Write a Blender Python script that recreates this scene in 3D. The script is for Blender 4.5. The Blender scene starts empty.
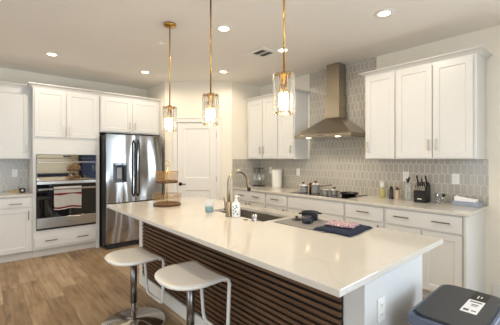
import bpy, bmesh, math, random
from mathutils import Vector, Matrix
random.seed(7)
S = bpy.context.scene
C = S.collection
PI = math.pi
def R(a): return math.radians(a)
def lin(c):
    out = []
    for v in c[:3]:
        v = v / 255.0
        out.append(v / 12.92 if v <= 0.04045 else ((v + 0.055) / 1.055) ** 2.4)
    return (out[0], out[1], out[2], 1.0)

# ------------------------------------------------------------------ camera, sky, daylight, exposure
CEIL = 2.743
cam = bpy.data.objects.new('camera', bpy.data.cameras.new('camera'))
C.objects.link(cam)
cam.location = (0, 0, 1.397)
cam.rotation_euler = (R(90), 0, -math.atan(268 / 308))
cam.data.sensor_width = 36.0
cam.data.lens = 36.0 * 308 / 500
cam.data.shift_y = -3.4 / 500
cam.data.clip_start = 0.02
S.camera = cam
S.view_settings.view_transform = 'Standard'
S.view_settings.look = 'None'
S.view_settings.gamma = 1.0
S.view_settings.use_curve_mapping = False
S.view_settings.exposure = -0.06
try:
    S.cycles.max_bounces = 10
    S.cycles.diffuse_bounces = 5
    S.cycles.transmission_bounces = 10
    S.cycles.sample_clamp_indirect = 4.0
    S.cycles.caustics_reflective = False
    S.cycles.caustics_refractive = False
    S.cycles.use_denoising = True
except Exception:
    pass
W = bpy.data.worlds.new('world'); S.world = W; W.use_nodes = True
W.node_tree.nodes['Background'].inputs[0].default_value = (0.62, 0.78, 1.0, 1)
W.node_tree.nodes['Background'].inputs[1].default_value = 1.6
DAY_SOUTH, DAY_WEST, DAY_EAST, CAN, BULB = 98, 52, 155, 5.6, 1.5
def area(name, loc, rot, sx, sy, power, col):
    l = bpy.data.lights.new(name, 'AREA'); l.shape = 'RECTANGLE'; l.size = sx; l.size_y = sy
    l.energy = power; l.color = col
    o = bpy.data.objects.new(name, l); C.objects.link(o); o.location = loc; o.rotation_euler = rot
    return o
# daylight coming in through the two glazed openings behind the camera (room spans x -3.2..3.92, y -3.4..5.82)
area('daylight_south', (-.15, -3.52, 1.15), (R(90), 0, 0), 2.9, 2.1, DAY_SOUTH, (0.66, 0.82, 1.0))
area('daylight_west', (-3.32, 1.6, 1.35), (R(90), 0, R(-90)), 2.6, 1.9, DAY_WEST, (0.72, 0.86, 1.0))

area('daylight_east', (4.04, -1.9, 1.15), (R(90), 0, R(90)), 1.9, 2.0, DAY_EAST, (0.72, 0.86, 1.0))

# ------------------------------------------------------------------ materials
MATS = {}
def mat(name, col, rough=0.5, metal=0.0, spec=None, noise=None, bump=None, trans=0, emit=None, ior=None, coat=0, aniso=None, alpha=None):
    if name in MATS: return MATS[name]
    m = bpy.data.materials.new(name); m.use_nodes = True
    nt = m.node_tree; b = nt.nodes['Principled BSDF']
    b.inputs['Base Color'].default_value = lin(col)
    b.inputs['Roughness'].default_value = rough
    b.inputs['Metallic'].default_value = metal
    if spec is not None: b.inputs['Specular IOR Level'].default_value = spec
    if trans: b.inputs['Transmission Weight'].default_value = trans
    if ior: b.inputs['IOR'].default_value = ior
    if coat: b.inputs['Coat Weight'].default_value = coat
    if aniso: b.inputs['Anisotropic'].default_value = aniso
    if alpha is not None: b.inputs['Alpha'].default_value = alpha
    if emit:
        b.inputs['Emission Color'].default_value = lin(emit[0]); b.inputs['Emission Strength'].default_value = emit[1]
    tc = nt.nodes.new('ShaderNodeTexCoord')
    n = nt.nodes.new('ShaderNodeTexNoise'); n.inputs['Scale'].default_value = (noise or (30, .0))[0]
    n.inputs['Detail'].default_value = 4
    nt.links.new(tc.outputs['Object'], n.inputs['Vector'])
    amt = noise[1] if noise else 0.02
    mx = nt.nodes.new('ShaderNodeMix'); mx.data_type = 'RGBA'
    c = lin(col)
    mx.inputs[6].default_value = tuple(max(0, v * (1 - amt)) for v in c[:3]) + (1,)
    mx.inputs[7].default_value = tuple(min(1, v * (1 + amt)) for v in c[:3]) + (1,)
    nt.links.new(n.outputs['Fac'], mx.inputs[0]); nt.links.new(mx.outputs[2], b.inputs['Base Color'])
    if bump:
        n2 = nt.nodes.new('ShaderNodeTexNoise'); n2.inputs['Scale'].default_value = bump[0]; n2.inputs['Detail'].default_value = 3
        nt.links.new(tc.outputs['Object'], n2.inputs['Vector'])
        bp = nt.nodes.new('ShaderNodeBump'); bp.inputs['Strength'].default_value = bump[1]; bp.inputs['Distance'].default_value = 0.004
        nt.links.new(n2.outputs['Fac'], bp.inputs['Height']); nt.links.new(bp.outputs['Normal'], b.inputs['Normal'])
    MATS[name] = m
    return m
M_WALL = mat('wall_paint', (239, 231, 215), 0.75, bump=(160, .15))
M_WALLG = mat('knee_wall_paint', (214, 212, 208), 0.8, bump=(120, .5))
M_CEIL = mat('ceiling_paint', (243, 239, 233), 0.9, bump=(90, .2))
M_CAB = mat('cabinet_paint', (220, 219, 215), 0.35)
M_TRIM = mat('trim_paint', (234, 230, 222), 0.4)
M_TOE = mat('toe_kick_paint', (214, 208, 198), 0.5)
M_STEEL = mat('brushed_steel', (200, 195, 187), 0.22, 1.0, noise=(3, .10), aniso=.3)
def wavy_steel():
    m = mat('wavy_fridge_steel', (160, 157, 153), 0.16, 1.0, noise=(2, .05))
    nt, N, L, MA = m.node_tree, None, None, None
    nt = m.node_tree; b = nt.nodes['Principled BSDF']
    tc = nt.nodes.new('ShaderNodeTexCoord'); mp = nt.nodes.new('ShaderNodeMapping'); mp.inputs['Scale'].default_value = (6.5, 1, 1.5)
    n = nt.nodes.new('ShaderNodeTexNoise'); n.inputs['Scale'].default_value = 1.0; n.inputs['Detail'].default_value = 0
    bp = nt.nodes.new('ShaderNodeBump'); bp.inputs['Strength'].default_value = 1; bp.inputs['Distance'].default_value = .02
    nt.links.new(tc.outputs['Object'], mp.inputs[0]); nt.links.new(mp.outputs[0], n.inputs['Vector']); nt.links.new(n.outputs['Fac'], bp.inputs['Height']); nt.links.new(bp.outputs['Normal'], b.inputs['Normal'])
    return m
M_FRIDGE = wavy_steel()
M_STEELS = mat('polished_steel', (205, 203, 200), 0.12, 1.0)
M_HOOD = mat('hood_steel', (172, 162, 146), 0.27, 1.0, noise=(2, .12))
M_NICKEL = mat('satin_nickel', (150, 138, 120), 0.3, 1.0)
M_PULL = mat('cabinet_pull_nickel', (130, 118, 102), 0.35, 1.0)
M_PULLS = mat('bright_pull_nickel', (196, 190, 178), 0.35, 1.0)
M_CHROME = mat('chrome', (190, 190, 195), 0.08, 1.0)
M_BRASS = mat('brass', (196, 156, 88), 0.22, 1.0)
M_BLK = mat('black_plastic', (9, 9, 11), 0.4)
M_BGLASS = mat('black_glass', (8, 8, 10), 0.03, 0, spec=0.9)
M_MIRR = mat('reflective_oven_glass', (186, 176, 160), 0.03, 1.0)
M_WHITE = mat('white_plastic', (238, 236, 230), 0.35)
M_GLASS = mat('clear_glass', (255, 255, 255), 0.02, trans=1.0, ior=1.45)
M_THIN = mat('thin_clear_glass', (225, 232, 232), 0.05, alpha=.16)
M_CRYST = mat('crystal_glass', (255, 253, 248), 0.25, trans=1.0, ior=1.45)
M_AMBER = mat('amber_glass', (176, 130, 62), 0.05, alpha=.16)
M_SEAT = mat('cream_leather', (234, 228, 217), 0.55, bump=(200, .1))
M_FRAME = mat('white_steel_frame', (232, 228, 220), 0.3)
M_BIN = mat('dark_grey_lid', (60, 61, 64), 0.42)
M_BINB = mat('bin_steel', (104, 114, 132), 0.35, 0.4)
M_NAVY = mat('navy_cloth', (20, 29, 54), 0.95, noise=(40, .3))
M_GREYMAT = mat('woven_grey_mat', (128, 126, 122), 0.95, noise=(200, .5))
M_POTB = mat('dark_ceramic', (42, 42, 50), 0.25)
M_COPPER = mat('copper', (150, 100, 64), 0.25, 1.0)
M_TEAL = mat('teal_glass', (36, 128, 142), 0.1, spec=.6)
M_WOODB = mat('walnut_wood', (84, 52, 32), 0.5, noise=(14, .25))
M_MARB = mat('grey_marble', (150, 158, 172), 0.3, noise=(18, .25))
M_PAPER = mat('white_paper', (244, 242, 238), 0.9)
M_BLUE = mat('blue_print', (120, 136, 176), 0.5)
M_YEL = mat('yellow_soap', (226, 216, 140), 0.15, trans=.5)
M_RED = mat('dark_red_stripe', (140, 32, 48), 0.9)
M_GREYP = mat('grey_print', (90, 90, 92), 0.6)
M_BEIGE = mat('beige_grinder', (198, 176, 150), 0.35)
M_SINK = mat('sink_steel', (190, 180, 168), 0.45, 0.6)
M_LED = mat('lamp_diffuser', (255, 246, 228), 0.5, emit=((255, 236, 205), 9.0))
M_BULB = mat('glowing_bulb', (255, 240, 210), 0.5, emit=((255, 226, 178), 40.0))
M_HLED = mat('hood_lamp', (255, 240, 220), 0.5, emit=((255, 226, 180), 12.0))

def nodes_of(m):
    nt = m.node_tree
    def N(t, **k):
        n = nt.nodes.new(t)
        for a, v in k.items(): setattr(n, a, v)
        return n
    def L(a, b): nt.links.new(a, b)
    def MATH(op, a, b=None, c=None):
        n = N('ShaderNodeMath', operation=op)
        for i, v in enumerate((a, b, c)):
            if v is None: continue
            if isinstance(v, (int, float)): n.inputs[i].default_value = v
            else: L(v, n.inputs[i])
        return n.outputs[0]
    return nt, N, L, MATH

def floor_mat():
    m = bpy.data.materials.new('wood_plank_floor'); m.use_nodes = True
    nt, N, L, MA = nodes_of(m); b = nt.nodes['Principled BSDF']
    tc = N('ShaderNodeTexCoord'); sp = N('ShaderNodeSeparateXYZ'); L(tc.outputs['Object'], sp.inputs[0])
    PWD, PLN = 0.16, 1.3
    u = MA('DIVIDE', sp.outputs[0], PWD); ui = MA('FLOOR', u); uf = MA('FRACT', u)
    wn = N('ShaderNodeTexWhiteNoise', noise_dimensions='1D'); L(ui, wn.inputs['W'])
    v = MA('ADD', MA('DIVIDE', sp.outputs[1], PLN), MA('MULTIPLY', wn.outputs[0], 5.3)); vi = MA('FLOOR', v); vf = MA('FRACT', v)
    cid = MA('ADD', MA('MULTIPLY', ui, 7.13), MA('MULTIPLY', vi, 3.71))
    wn2 = N('ShaderNodeTexWhiteNoise', noise_dimensions='1D'); L(cid, wn2.inputs['W'])
    # grain stretched along the plank
    cb = N('ShaderNodeCombineXYZ'); L(MA('MULTIPLY', sp.outputs[0], 26.0), cb.inputs[0]); L(MA('MULTIPLY', sp.outputs[1], 1.6), cb.inputs[1]); L(MA('MULTIPLY', wn2.outputs[0], 30.0), cb.inputs[2])
    g = N('ShaderNodeTexNoise'); g.inputs['Scale'].default_value = 1.0; g.inputs['Detail'].default_value = 6; g.inputs['Distortion'].default_value = .8; L(cb.outputs[0], g.inputs['Vector'])
    cb2 = N('ShaderNodeCombineXYZ'); L(MA('MULTIPLY', sp.outputs[0], 6.0), cb2.inputs[0]); L(MA('MULTIPLY', sp.outputs[1], 2.4), cb2.inputs[1]); L(MA('MULTIPLY', wn2.outputs[0], 60.0), cb2.inputs[2])
    g2 = N('ShaderNodeTexNoise'); g2.inputs['Scale'].default_value = 1.3; g2.inputs['Detail'].default_value = 3; L(cb2.outputs[0], g2.inputs['Vector'])
    f = MA('ADD', MA('MULTIPLY', g.outputs[0], .55), MA('ADD', MA('MULTIPLY', wn2.outputs[0], .22), MA('MULTIPLY', g2.outputs[0], .45)))
    cr = N('ShaderNodeValToRGB'); L(f, cr.inputs[0])
    e = cr.color_ramp.elements; e[0].position = .34; e[0].color = lin((98, 76, 54)); e[1].position = .84; e[1].color = lin((192, 166, 132))
    k = cr.color_ramp.elements.new(.56); k.color = lin((154, 125, 90))
    gap = MA('MINIMUM', MA('MULTIPLY', MA('MINIMUM', uf, MA('SUBTRACT', 1.0, uf)), PWD), MA('MULTIPLY', MA('MINIMUM', vf, MA('SUBTRACT', 1.0, vf)), PLN))
    gm = MA('LESS_THAN', gap, .0016)
    mx = N('ShaderNodeMix', data_type='RGBA'); L(gm, mx.inputs[0]); L(cr.outputs[0], mx.inputs[6]); mx.inputs[7].default_value = lin((96, 74, 52))
    L(mx.outputs[2], b.inputs['Base Color']); b.inputs['Roughness'].default_value = .42
    return m
M_FLOOR = floor_mat()

def picket_mat(name, axis):
    """elongated hexagon tiles; axis 0 -> run along object x, 1 -> along object y"""
    m = bpy.data.materials.new(name); m.use_nodes = True
    nt, N, L, MA = nodes_of(m); b = nt.nodes['Principled BSDF']
    tc = N('ShaderNodeTexCoord'); sp = N('ShaderNodeSeparateXYZ'); L(tc.outputs['Object'], sp.inputs[0])
    w, H, p = .060, .124, .018
    hw, rp = w / 2, H - p; k = p / hw; nk = 1 / math.sqrt(1 + k * k)
    def lattice(ox, oz, seed):
        x = MA('DIVIDE', MA('SUBTRACT', sp.outputs[axis], ox), w); z = MA('DIVIDE', MA('SUBTRACT', sp.outputs[2], oz), 2 * rp)
        xr = MA('ROUND', x); zr = MA('ROUND', z)
        dx = MA('MULTIPLY', MA('ABSOLUTE', MA('SUBTRACT', x, xr)), w); dz = MA('MULTIPLY', MA('ABSOLUTE', MA('SUBTRACT', z, zr)), 2 * rp)
        d1 = MA('SUBTRACT', dx, hw)
        d2 = MA('MULTIPLY', MA('SUBTRACT', MA('ADD', dz, MA('MULTIPLY', dx, k)), H / 2), nk)
        idv = MA('ADD', MA('ADD', MA('MULTIPLY', xr, 3.17), MA('MULTIPLY', zr, 11.3)), seed)
        return MA('MAXIMUM', d1, d2), idv
    a, ia = lattice(0, .914 + .05, 0.0); c, ic = lattice(hw, .914 + .05 + rp, 5.5)
    d = MA('MINIMUM', a, c); sel = MA('LESS_THAN', c, a)
    idm = MA('ADD', MA('MULTIPLY', ia, MA('SUBTRACT', 1.0, sel)), MA('MULTIPLY', ic, sel))
    wn = N('ShaderNodeTexWhiteNoise', noise_dimensions='1D'); L(idm, wn.inputs['W'])
    tcol = N('ShaderNodeMix', data_type='RGBA'); L(wn.outputs[0], tcol.inputs[0])
    tcol.inputs[6].default_value = lin((176, 170, 158)); tcol.inputs[7].default_value = lin((184, 178, 166))
    gr = MA('GREATER_THAN', d, -.0018)
    mx = N('ShaderNodeMix', data_type='RGBA'); L(gr, mx.inputs[0]); L(tcol.outputs[2], mx.inputs[6]); mx.inputs[7].default_value = lin((226, 223, 217))
    L(mx.outputs[2], b.inputs['Base Color'])
    rr = MA('ADD', MA('MULTIPLY', gr, .5), .2); L(rr, b.inputs['Roughness'])
    bp = N('ShaderNodeBump'); bp.inputs['Strength'].default_value = .35; bp.inputs['Distance'].default_value = .002
    hgt = MA('MINIMUM', MA('MULTIPLY', MA('MULTIPLY', d, -1.0), 250.0), 1.0); L(hgt, bp.inputs['Height']); L(bp.outputs[0], b.inputs['Normal'])
    return m
M_TILE_Y = picket_mat('picket_tile_east', 1)
M_TILE_X = picket_mat('picket_tile_north', 0)

def quartz():
    m = bpy.data.materials.new('cream_quartz'); m.use_nodes = True
    nt, N, L, MA = nodes_of(m); b = nt.nodes['Principled BSDF']
    tc = N('ShaderNodeTexCoord')
    n = N('ShaderNodeTexNoise'); n.inputs['Scale'].default_value = 1.4; n.inputs['Detail'].default_value = 8; n.inputs['Distortion'].default_value = 1.6
    L(tc.outputs['Object'], n.inputs['Vector'])
    cr = N('ShaderNodeValToRGB'); L(n.outputs[0], cr.inputs[0])
    e = cr.color_ramp.elements; e[0].position = .0; e[0].color = lin((212, 206, 195)); e[1].position = 1; e[1].color = lin((217, 211, 201))
    for p_, c_ in ((.485, (214, 208, 197)), (.5, (209, 203, 191)), (.515, (215, 209, 198))):
        k = e.new(p_); k.color = lin(c_)
    n2 = N('ShaderNodeTexNoise'); n2.inputs['Scale'].default_value = 260; L(tc.outputs['Object'], n2.inputs['Vector'])
    mx = N('ShaderNodeMix', data_type='RGBA'); mx.blend_type = 'MULTIPLY'; mx.inputs[0].default_value = .12
    L(cr.outputs[0], mx.inputs[6]); L(n2.outputs[0], mx.inputs[7]); L(mx.outputs[2], b.inputs['Base Color'])
    b.inputs['Roughness'].default_value = .09; b.inputs['Specular IOR Level'].default_value = .55
    return m
M_QTZ = quartz()

def wood_slat():
    m = bpy.data.materials.new('walnut_slat'); m.use_nodes = True
    nt, N, L, MA = nodes_of(m); b = nt.nodes['Principled BSDF']
    tc = N('ShaderNodeTexCoord'); mp = N('ShaderNodeMapping'); L(tc.outputs['Object'], mp.inputs[0]); mp.inputs['Scale'].default_value = (20, 2.2, 60)
    n = N('ShaderNodeTexNoise'); n.inputs['Scale'].default_value = 1.2; n.inputs['Detail'].default_value = 5; L(mp.outputs[0], n.inputs['Vector'])
    cr = N('ShaderNodeValToRGB'); L(n.outputs[0], cr.inputs[0])
    e = cr.color_ramp.elements; e[0].position = .3; e[0].color = lin((78, 52, 32)); e[1].position = .75; e[1].color = lin((114, 84, 58))
    L(cr.outputs[0], b.inputs['Base Color']); b.inputs['Roughness'].default_value = .55
    return m
M_SLAT = wood_slat()
def pattern_mat(name, c1, c2, scale, th=.5):
    m = bpy.data.materials.new(name); m.use_nodes = True
    nt, N, L, MA = nodes_of(m); b = nt.nodes['Principled BSDF']
    tc = N('ShaderNodeTexCoord'); v = N('ShaderNodeTexVoronoi'); v.inputs['Scale'].default_value = scale; L(tc.outputs['Object'], v.inputs['Vector'])
    g = MA('LESS_THAN', v.outputs['Distance'], th)
    mx = N('ShaderNodeMix', data_type='RGBA'); L(g, mx.inputs[0]); mx.inputs[6].default_value = lin(c1); mx.inputs[7].default_value = lin(c2)
    L(mx.outputs[2], b.inputs['Base Color']); b.inputs['Roughness'].default_value = .9
    return m
M_PINK = pattern_mat('pink_floral_cloth', (152, 112, 120), (212, 192, 192), 95, .45)
M_BASE = mat('brushed_stool_base', (196, 190, 178), 0.16, 1.0)

# ------------------------------------------------------------------ mesh helpers
def BM(): return bmesh.new()
def box(bm, x0, x1, y0, y1, z0, z1, bev=0, mi=0, seg=2):
    t = bmesh.new()
    bmesh.ops.create_cube(t, size=1)
    for v in t.verts:
        v.co = Vector(((x0 + x1) / 2 + v.co.x * (x1 - x0), (y0 + y1) / 2 + v.co.y * (y1 - y0), (z0 + z1) / 2 + v.co.z * (z1 - z0)))
    if bev: bmesh.ops.bevel(t, geom=list(t.edges), offset=bev, segments=seg, affect='EDGES', profile=.5)
    return merge(bm, t, mi)
def merge(bm, t, mi=0, M=None):
    mp = {}
    for v in t.verts: mp[v] = bm.verts.new(M @ v.co if M else v.co)
    for f in t.faces:
        try:
            nf = bm.faces.new([mp[v] for v in f.verts]); nf.material_index = mi if mi else f.material_index; nf.smooth = f.smooth
        except ValueError: pass
    t.free(); return bm
def lathe(bm, prof, cx=0, cy=0, seg=32, mi=0, smooth=True, close=False):
    rings = []
    for r, z in prof:
        if r < 1e-5: rings.append([bm.verts.new((cx, cy, z))])
        else: rings.append([bm.verts.new((cx + r * math.cos(2 * PI * i / seg), cy + r * math.sin(2 * PI * i / seg), z)) for i in range(seg)])
    pr = list(zip(rings, rings[1:]))
    if close: pr.append((rings[-1], rings[0]))
    for a, b in pr:
        for i in range(seg):
            j = (i + 1) % seg
            if len(a) == 1 and len(b) == 1: continue
            if len(a) == 1: vs = [a[0], b[j], b[i]]
            elif len(b) == 1: vs = [a[i], a[j], b[0]]
            else: vs = [a[i], a[j], b[j], b[i]]
            f = bm.faces.new(vs); f.smooth = smooth; f.material_index = mi
    return bm
def fillet(pts, r, n=6):
    out = [Vector(pts[0])]
    for i in range(1, len(pts) - 1):
        p, a, b = Vector(pts[i]), Vector(pts[i - 1]), Vector(pts[i + 1])
        da, db = (a - p), (b - p); rr = min(r, da.length * .45, db.length * .45)
        s, e = p + da.normalized() * rr, p + db.normalized() * rr
        for k in range(n + 1):
            t = k / n; out.append(s * (1 - t) ** 2 + p * 2 * t * (1 - t) + e * t * t)
    out.append(Vector(pts[-1])); return out
def sweep(bm, pts, sec, mi=0, closed=False, smooth=True, up=(0, 0, 1), caps=True):
    """sec: list of (a,b) offsets along side and normal"""
    pts = [Vector(p) for p in pts]; n = len(pts); rings = []
    prev = None
    for i, p in enumerate(pts):
        if closed: t = pts[(i + 1) % n] - pts[i - 1]
        else: t = pts[min(i + 1, n - 1)] - pts[max(i - 1, 0)]
        t.normalize()
        if prev is None:
            u = Vector(up)
            if abs(u.dot(t)) > .95: u = Vector((1, 0, 0)) if abs(t.x) < .9 else Vector((0, 1, 0))
            side = t.cross(u).normalized()
        else:
            side = (prev - t * prev.dot(t)).normalized()
        prev = side; nor = side.cross(t).normalized()
        rings.append([bm.verts.new(p + side * a + nor * b) for a, b in sec])
    m = len(sec); rng = range(n if closed else n - 1)
    for i in rng:
        A, B = rings[i], rings[(i + 1) % n]
        for k in range(m):
            f = bm.faces.new([A[k], A[(k + 1) % m], B[(k + 1) % m], B[k]]); f.smooth = smooth; f.material_index = mi
    if not closed and caps:
        for rg, rev in ((rings[0], True), (rings[-1], False)):
            f = bm.faces.new(list(reversed(rg)) if rev else rg); f.material_index = mi
    return bm
def circ(r, n=12): return [(r * math.cos(2 * PI * i / n), r * math.sin(2 * PI * i / n)) for i in range(n)]
def tube(bm, pts, r, n=12, mi=0, closed=False): return sweep(bm, pts, circ(r, n), mi, closed)
def prism(bm, poly, z0, z1, mi=0, axis='z', bev=0):
    t = bmesh.new()
    def P(a, b, c): return {'z': (a, b, c), 'y': (a, c, b), 'x': (c, a, b)}[axis]
    A = [t.verts.new(P(a, b, z0)) for a, b in poly]; B = [t.verts.new(P(a, b, z1)) for a, b in poly]
    t.faces.new(A); t.faces.new(B); n = len(poly)
    for i in range(n): t.faces.new([A[i], A[(i + 1) % n], B[(i + 1) % n], B[i]])
    bmesh.ops.recalc_face_normals(t, faces=t.faces)
    if bev: bmesh.ops.bevel(t, geom=list(t.edges), offset=bev, segments=2, affect='EDGES')
    return merge(bm, t, mi)
def loftrect(bm, levels, x0, x1, y0, y1, L=True, Rr=True, F=True, mi=0):
    rings = []
    for z, o in levels:
        a, b, c, d = x0 - (o if L else 0), x1 + (o if Rr else 0), y0 - (o if F else 0), y1
        rings.append([bm.verts.new(q) for q in ((a, c, z), (b, c, z), (b, d, z), (a, d, z))])
    bm.faces.new(list(reversed(rings[0]))); bm.faces.new(rings[-1])
    for A, B in zip(rings, rings[1:]):
        for i in range(4): f = bm.faces.new([A[i], A[(i + 1) % 4], B[(i + 1) % 4], B[i]]); f.material_index = mi
    return bm
def rrect(x0, x1, y0, y1, r, n=6):
    P = []
    for cx, cy, a in ((x1 - r, y1 - r, 0), (x0 + r, y1 - r, 90), (x0 + r, y0 + r, 180), (x1 - r, y0 + r, 270)):
        for k in range(n + 1): P.append((cx + r * math.cos(R(a + 90 * k / n)), cy + r * math.sin(R(a + 90 * k / n))))
    return P
def obj(name, bm, m, parent=None, label=None, recalc=True):
    if recalc: bmesh.ops.recalc_face_normals(bm, faces=bm.faces)
    me = bpy.data.meshes.new(name); bm.to_mesh(me); bm.free()
    for q in (m if isinstance(m, (list, tuple)) else [m]): me.materials.append(q)
    o = bpy.data.objects.new(name, me); C.objects.link(o)
    if parent: o.parent = parent
    if label: o['label'] = label
    return o
def tag(o, label, cat, group=None):
    o['label'] = label; o['category'] = cat
    if group: o['group'] = group
    return o
def thing(name, label, cat, loc=(0, 0, 0), rz=0, group=None):
    o = bpy.data.objects.new(name, None); C.objects.link(o); o.empty_display_size = .1
    o.location = loc; o.rotation_euler = (0, 0, rz)
    return tag(o, label, cat, group)
def struct(name, bm, m, parent=None):
    o = obj(name, bm, m, parent)
    if not parent: o['kind'] = 'structure'
    return o
def copy_tree(o, parent=None):
    c = o.copy(); C.objects.link(c)
    if parent: c.parent = parent
    for ch in list(o.children): copy_tree(ch, c)
    return c

# ------------------------------------------------------------------ structure
X0, X1, Y0, Y1 = -3.2, 3.92, -3.4, 5.82
PX, PY = 2.41, 4.21            # pantry corner walls
DA, DB = Vector((2.41, 5.03)), Vector((3.24, 4.21))   # diagonal wall
bm = BM(); box(bm, X0 - .1, X1 + .1, Y0 - .1, Y1 + .1, -.1, 0); struct('floor', bm, M_FLOOR)
bm = BM(); box(bm, X0 - .1, X1 + .1, Y0 - .1, Y1 + .1, CEIL, CEIL + .1); struct('ceiling', bm, M_CEIL)
bm = BM(); box(bm, X0 - .1, X1 + .1, Y1, Y1 + .1, 0, CEIL); struct('wall_north', bm, M_WALL)
bm = BM()
for a in ((Y0, -2.85, 0, CEIL), (-.95, Y1, 0, CEIL), (-2.85, -.95, 0, .1), (-2.85, -.95, 2.15, CEIL)): box(bm, X1, X1 + .1, a[0], a[1], a[2], a[3])
struct('wall_east', bm, M_WALL)
bm = BM()
for y in (-2.85, -1.93, -1.01): box(bm, X1 + .03, X1 + .08, y, y + .06, .1, 2.15)
box(bm, X1 + .03, X1 + .08, -2.85, -.95, .1, .16); box(bm, X1 + .03, X1 + .08, -2.85, -.95, 2.09, 2.15)
struct('window_3', bm, M_TRIM)
bm = BM()   # south wall with its glazed opening
for a in ((X0, -1.6, 0, CEIL), (1.3, X1, 0, CEIL), (-1.6, 1.3, 0, .1), (-1.6, 1.3, 2.2, CEIL)): box(bm, a[0], a[1], Y0 - .1, Y0, a[2], a[3])
struct('wall_south', bm, M_WALL)
bm = BM()
for a in ((Y0, .3, 0, CEIL), (2.9, Y1, 0, CEIL), (.3, 2.9, 0, .4), (.3, 2.9, 2.3, CEIL)): box(bm, X0 - .1, X0, a[0], a[1], a[2], a[3])
struct('wall_west', bm, M_WALL)
bm = BM()
for x in (-1.6, -.64, .33, 1.24): box(bm, x, x + .06, Y0 - .08, Y0 - .03, .1, 2.2)
box(bm, -1.6, 1.3, Y0 - .08, Y0 - .03, .1, .16); box(bm, -1.6, 1.3, Y0 - .08, Y0 - .03, 2.14, 2.2)
struct('window_1', bm, M_TRIM)
bm = BM()
for y in (.3, 1.57, 2.84): box(bm, X0 - .08, X0 - .03, y, y + .06, .4, 2.3)
box(bm, X0 - .08, X0 - .03, .3, 2.9, .4, .46); box(bm, X0 - .08, X0 - .03, .3, 2.9, 2.24, 2.3)
struct('window_2', bm, M_TRIM)
# pantry corner: return wall, diagonal wall with a door opening, return wall
bm = BM()
box(bm, PX, PX + .1, DA.y, Y1, 0, CEIL); struct('wall_pantry_side', bm, M_WALL)
bm = BM(); box(bm, DB.x, X1, PY, PY + .1, 0, CEIL); struct('wall_pantry_front', bm, M_WALL)
dlen = (DB - DA).length; dang = math.atan2(DB.y - DA.y, DB.x - DA.x)
s0, s1, dtop = .213, .916, 2.04
bm = BM()
for a in ((0, s0, 0, CEIL), (s1, dlen, 0, CEIL), (s0, s1, dtop, CEIL)): box(bm, a[0], a[1], 0, .1, a[2], a[3])
wd = struct('wall_pantry_diagonal', bm, M_WALL); wd.location = (DA.x, DA.y, 0); wd.rotation_euler = (0, 0, dang)
# casing
bm = BM()
for a in ((s0 - .068, s0 + .004, 0, dtop + .062), (s1 - .004, s1 + .068, 0, dtop + .062), (s0 + .004, s1 - .004, dtop - .004, dtop + .062)): box(bm, a[0], a[1], -.018, .0, a[2], a[3], .004)
box(bm, s0 - .085, s1 + .085, -.026, 0, dtop + .062, dtop + .082, .004)
t1 = struct('trim_1', bm, M_TRIM); t1.location = wd.location; t1.rotation_euler = wd.rotation_euler
for i, (a, b_) in enumerate(((0, s0 - .072), (s1 + .072, dlen))):
    bm = BM(); box(bm, a + .002, b_, -.014, 0, 0, .10, .003)
    q = struct('baseboard_pantry' if i == 0 else 'baseboard_pantry_right', bm, M_TRIM); q.location = wd.location; q.rotation_euler = wd.rotation_euler
# door
door = bpy.data.objects.new('door_1', None); C.objects.link(door); door['kind'] = 'structure'
door.location = wd.location; door.rotation_euler = wd.rotation_euler
def panelled(bm, x0, x1, z0, z1, y0, y1, holes, depth=.009, slope=.012):
    """front at y0 (towards -y); recessed panels with sloping edges"""
    xs = sorted({x0, x1, *[h[0] for h in holes], *[h[1] for h in holes]}); zs = sorted({z0, z1, *[h[2] for h in holes], *[h[3] for h in holes]})
    vc = {}
    def V(x, y, z):
        k = (round(x, 5), round(y, 5), round(z, 5))
        if k not in vc: vc[k] = bm.verts.new((x, y, z))
        return vc[k]
    def Q(*p): 
        try: bm.faces.new([V(*a) for a in p])
        except ValueError: pass
    for xa, xb in zip(xs, xs[1:]):
        for za, zb in zip(zs, zs[1:]):
            if any(h[0] <= xa and xb <= h[1] and h[2] <= za and zb <= h[3] for h in holes): continue
            Q((xa, y0, za), (xb, y0, za), (xb, y0, zb), (xa, y0, zb))
    for a, b, c, d in holes:
        o = [(a, c), (b, c), (b, d), (a, d)]; i_ = [(a + slope, c + slope), (b - slope, c + slope), (b - slope, d - slope), (a + slope, d - slope)]
        for k in range(4):
            j = (k + 1) % 4
            Q((o[k][0], y0, o[k][1]), (o[j][0], y0, o[j][1]), (i_[j][0], y0 + depth, i_[j][1]), (i_[k][0], y0 + depth, i_[k][1]))
        Q(*[(p[0], y0 + depth, p[1]) for p in i_])
    for a, b in (((x0, z0), (x1, z0)), ((x1, z0), (x1, z1)), ((x1, z1), (x0, z1)), ((x0, z1), (x0, z0))):
        # side walls share outer vertices where no cuts fall; small cuts are fine as separate quads
        Q((a[0], y0, a[1]), (b[0], y0, b[1]), (b[0], y1, b[1]), (a[0], y1, a[1]))
    Q((x0, y1, z0), (x1, y1, z0), (x1, y1, z1), (x0, y1, z1))
    return bm
bm = BM(); panelled(bm, s0 + .006, s1 - .006, .01, dtop - .006, .004, .045, [(.345, .79, .16, .86), (.345, .79, 1.07, 1.93)], .010, .018)
struct('door_leaf', bm, M_TRIM, door)
bm = BM(); t = bmesh.new(); lathe(t, [(0, 0), (.032, 0), (.03, .008), (.011, .012), (.011, .045), (0, .045)], seg=20)
merge(bm, t, 0, Matrix.Translation((.272, .004, .964)) @ Matrix.Rotation(R(90), 4, 'X'))
tube(bm, fillet([(.272, -.038, .964), (.30, -.042, .964), (.375, -.036, .962)], .02), .008)
struct('door_handle', bm, mat('bronze_lever', (66, 58, 52), .3, .9), door)
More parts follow.
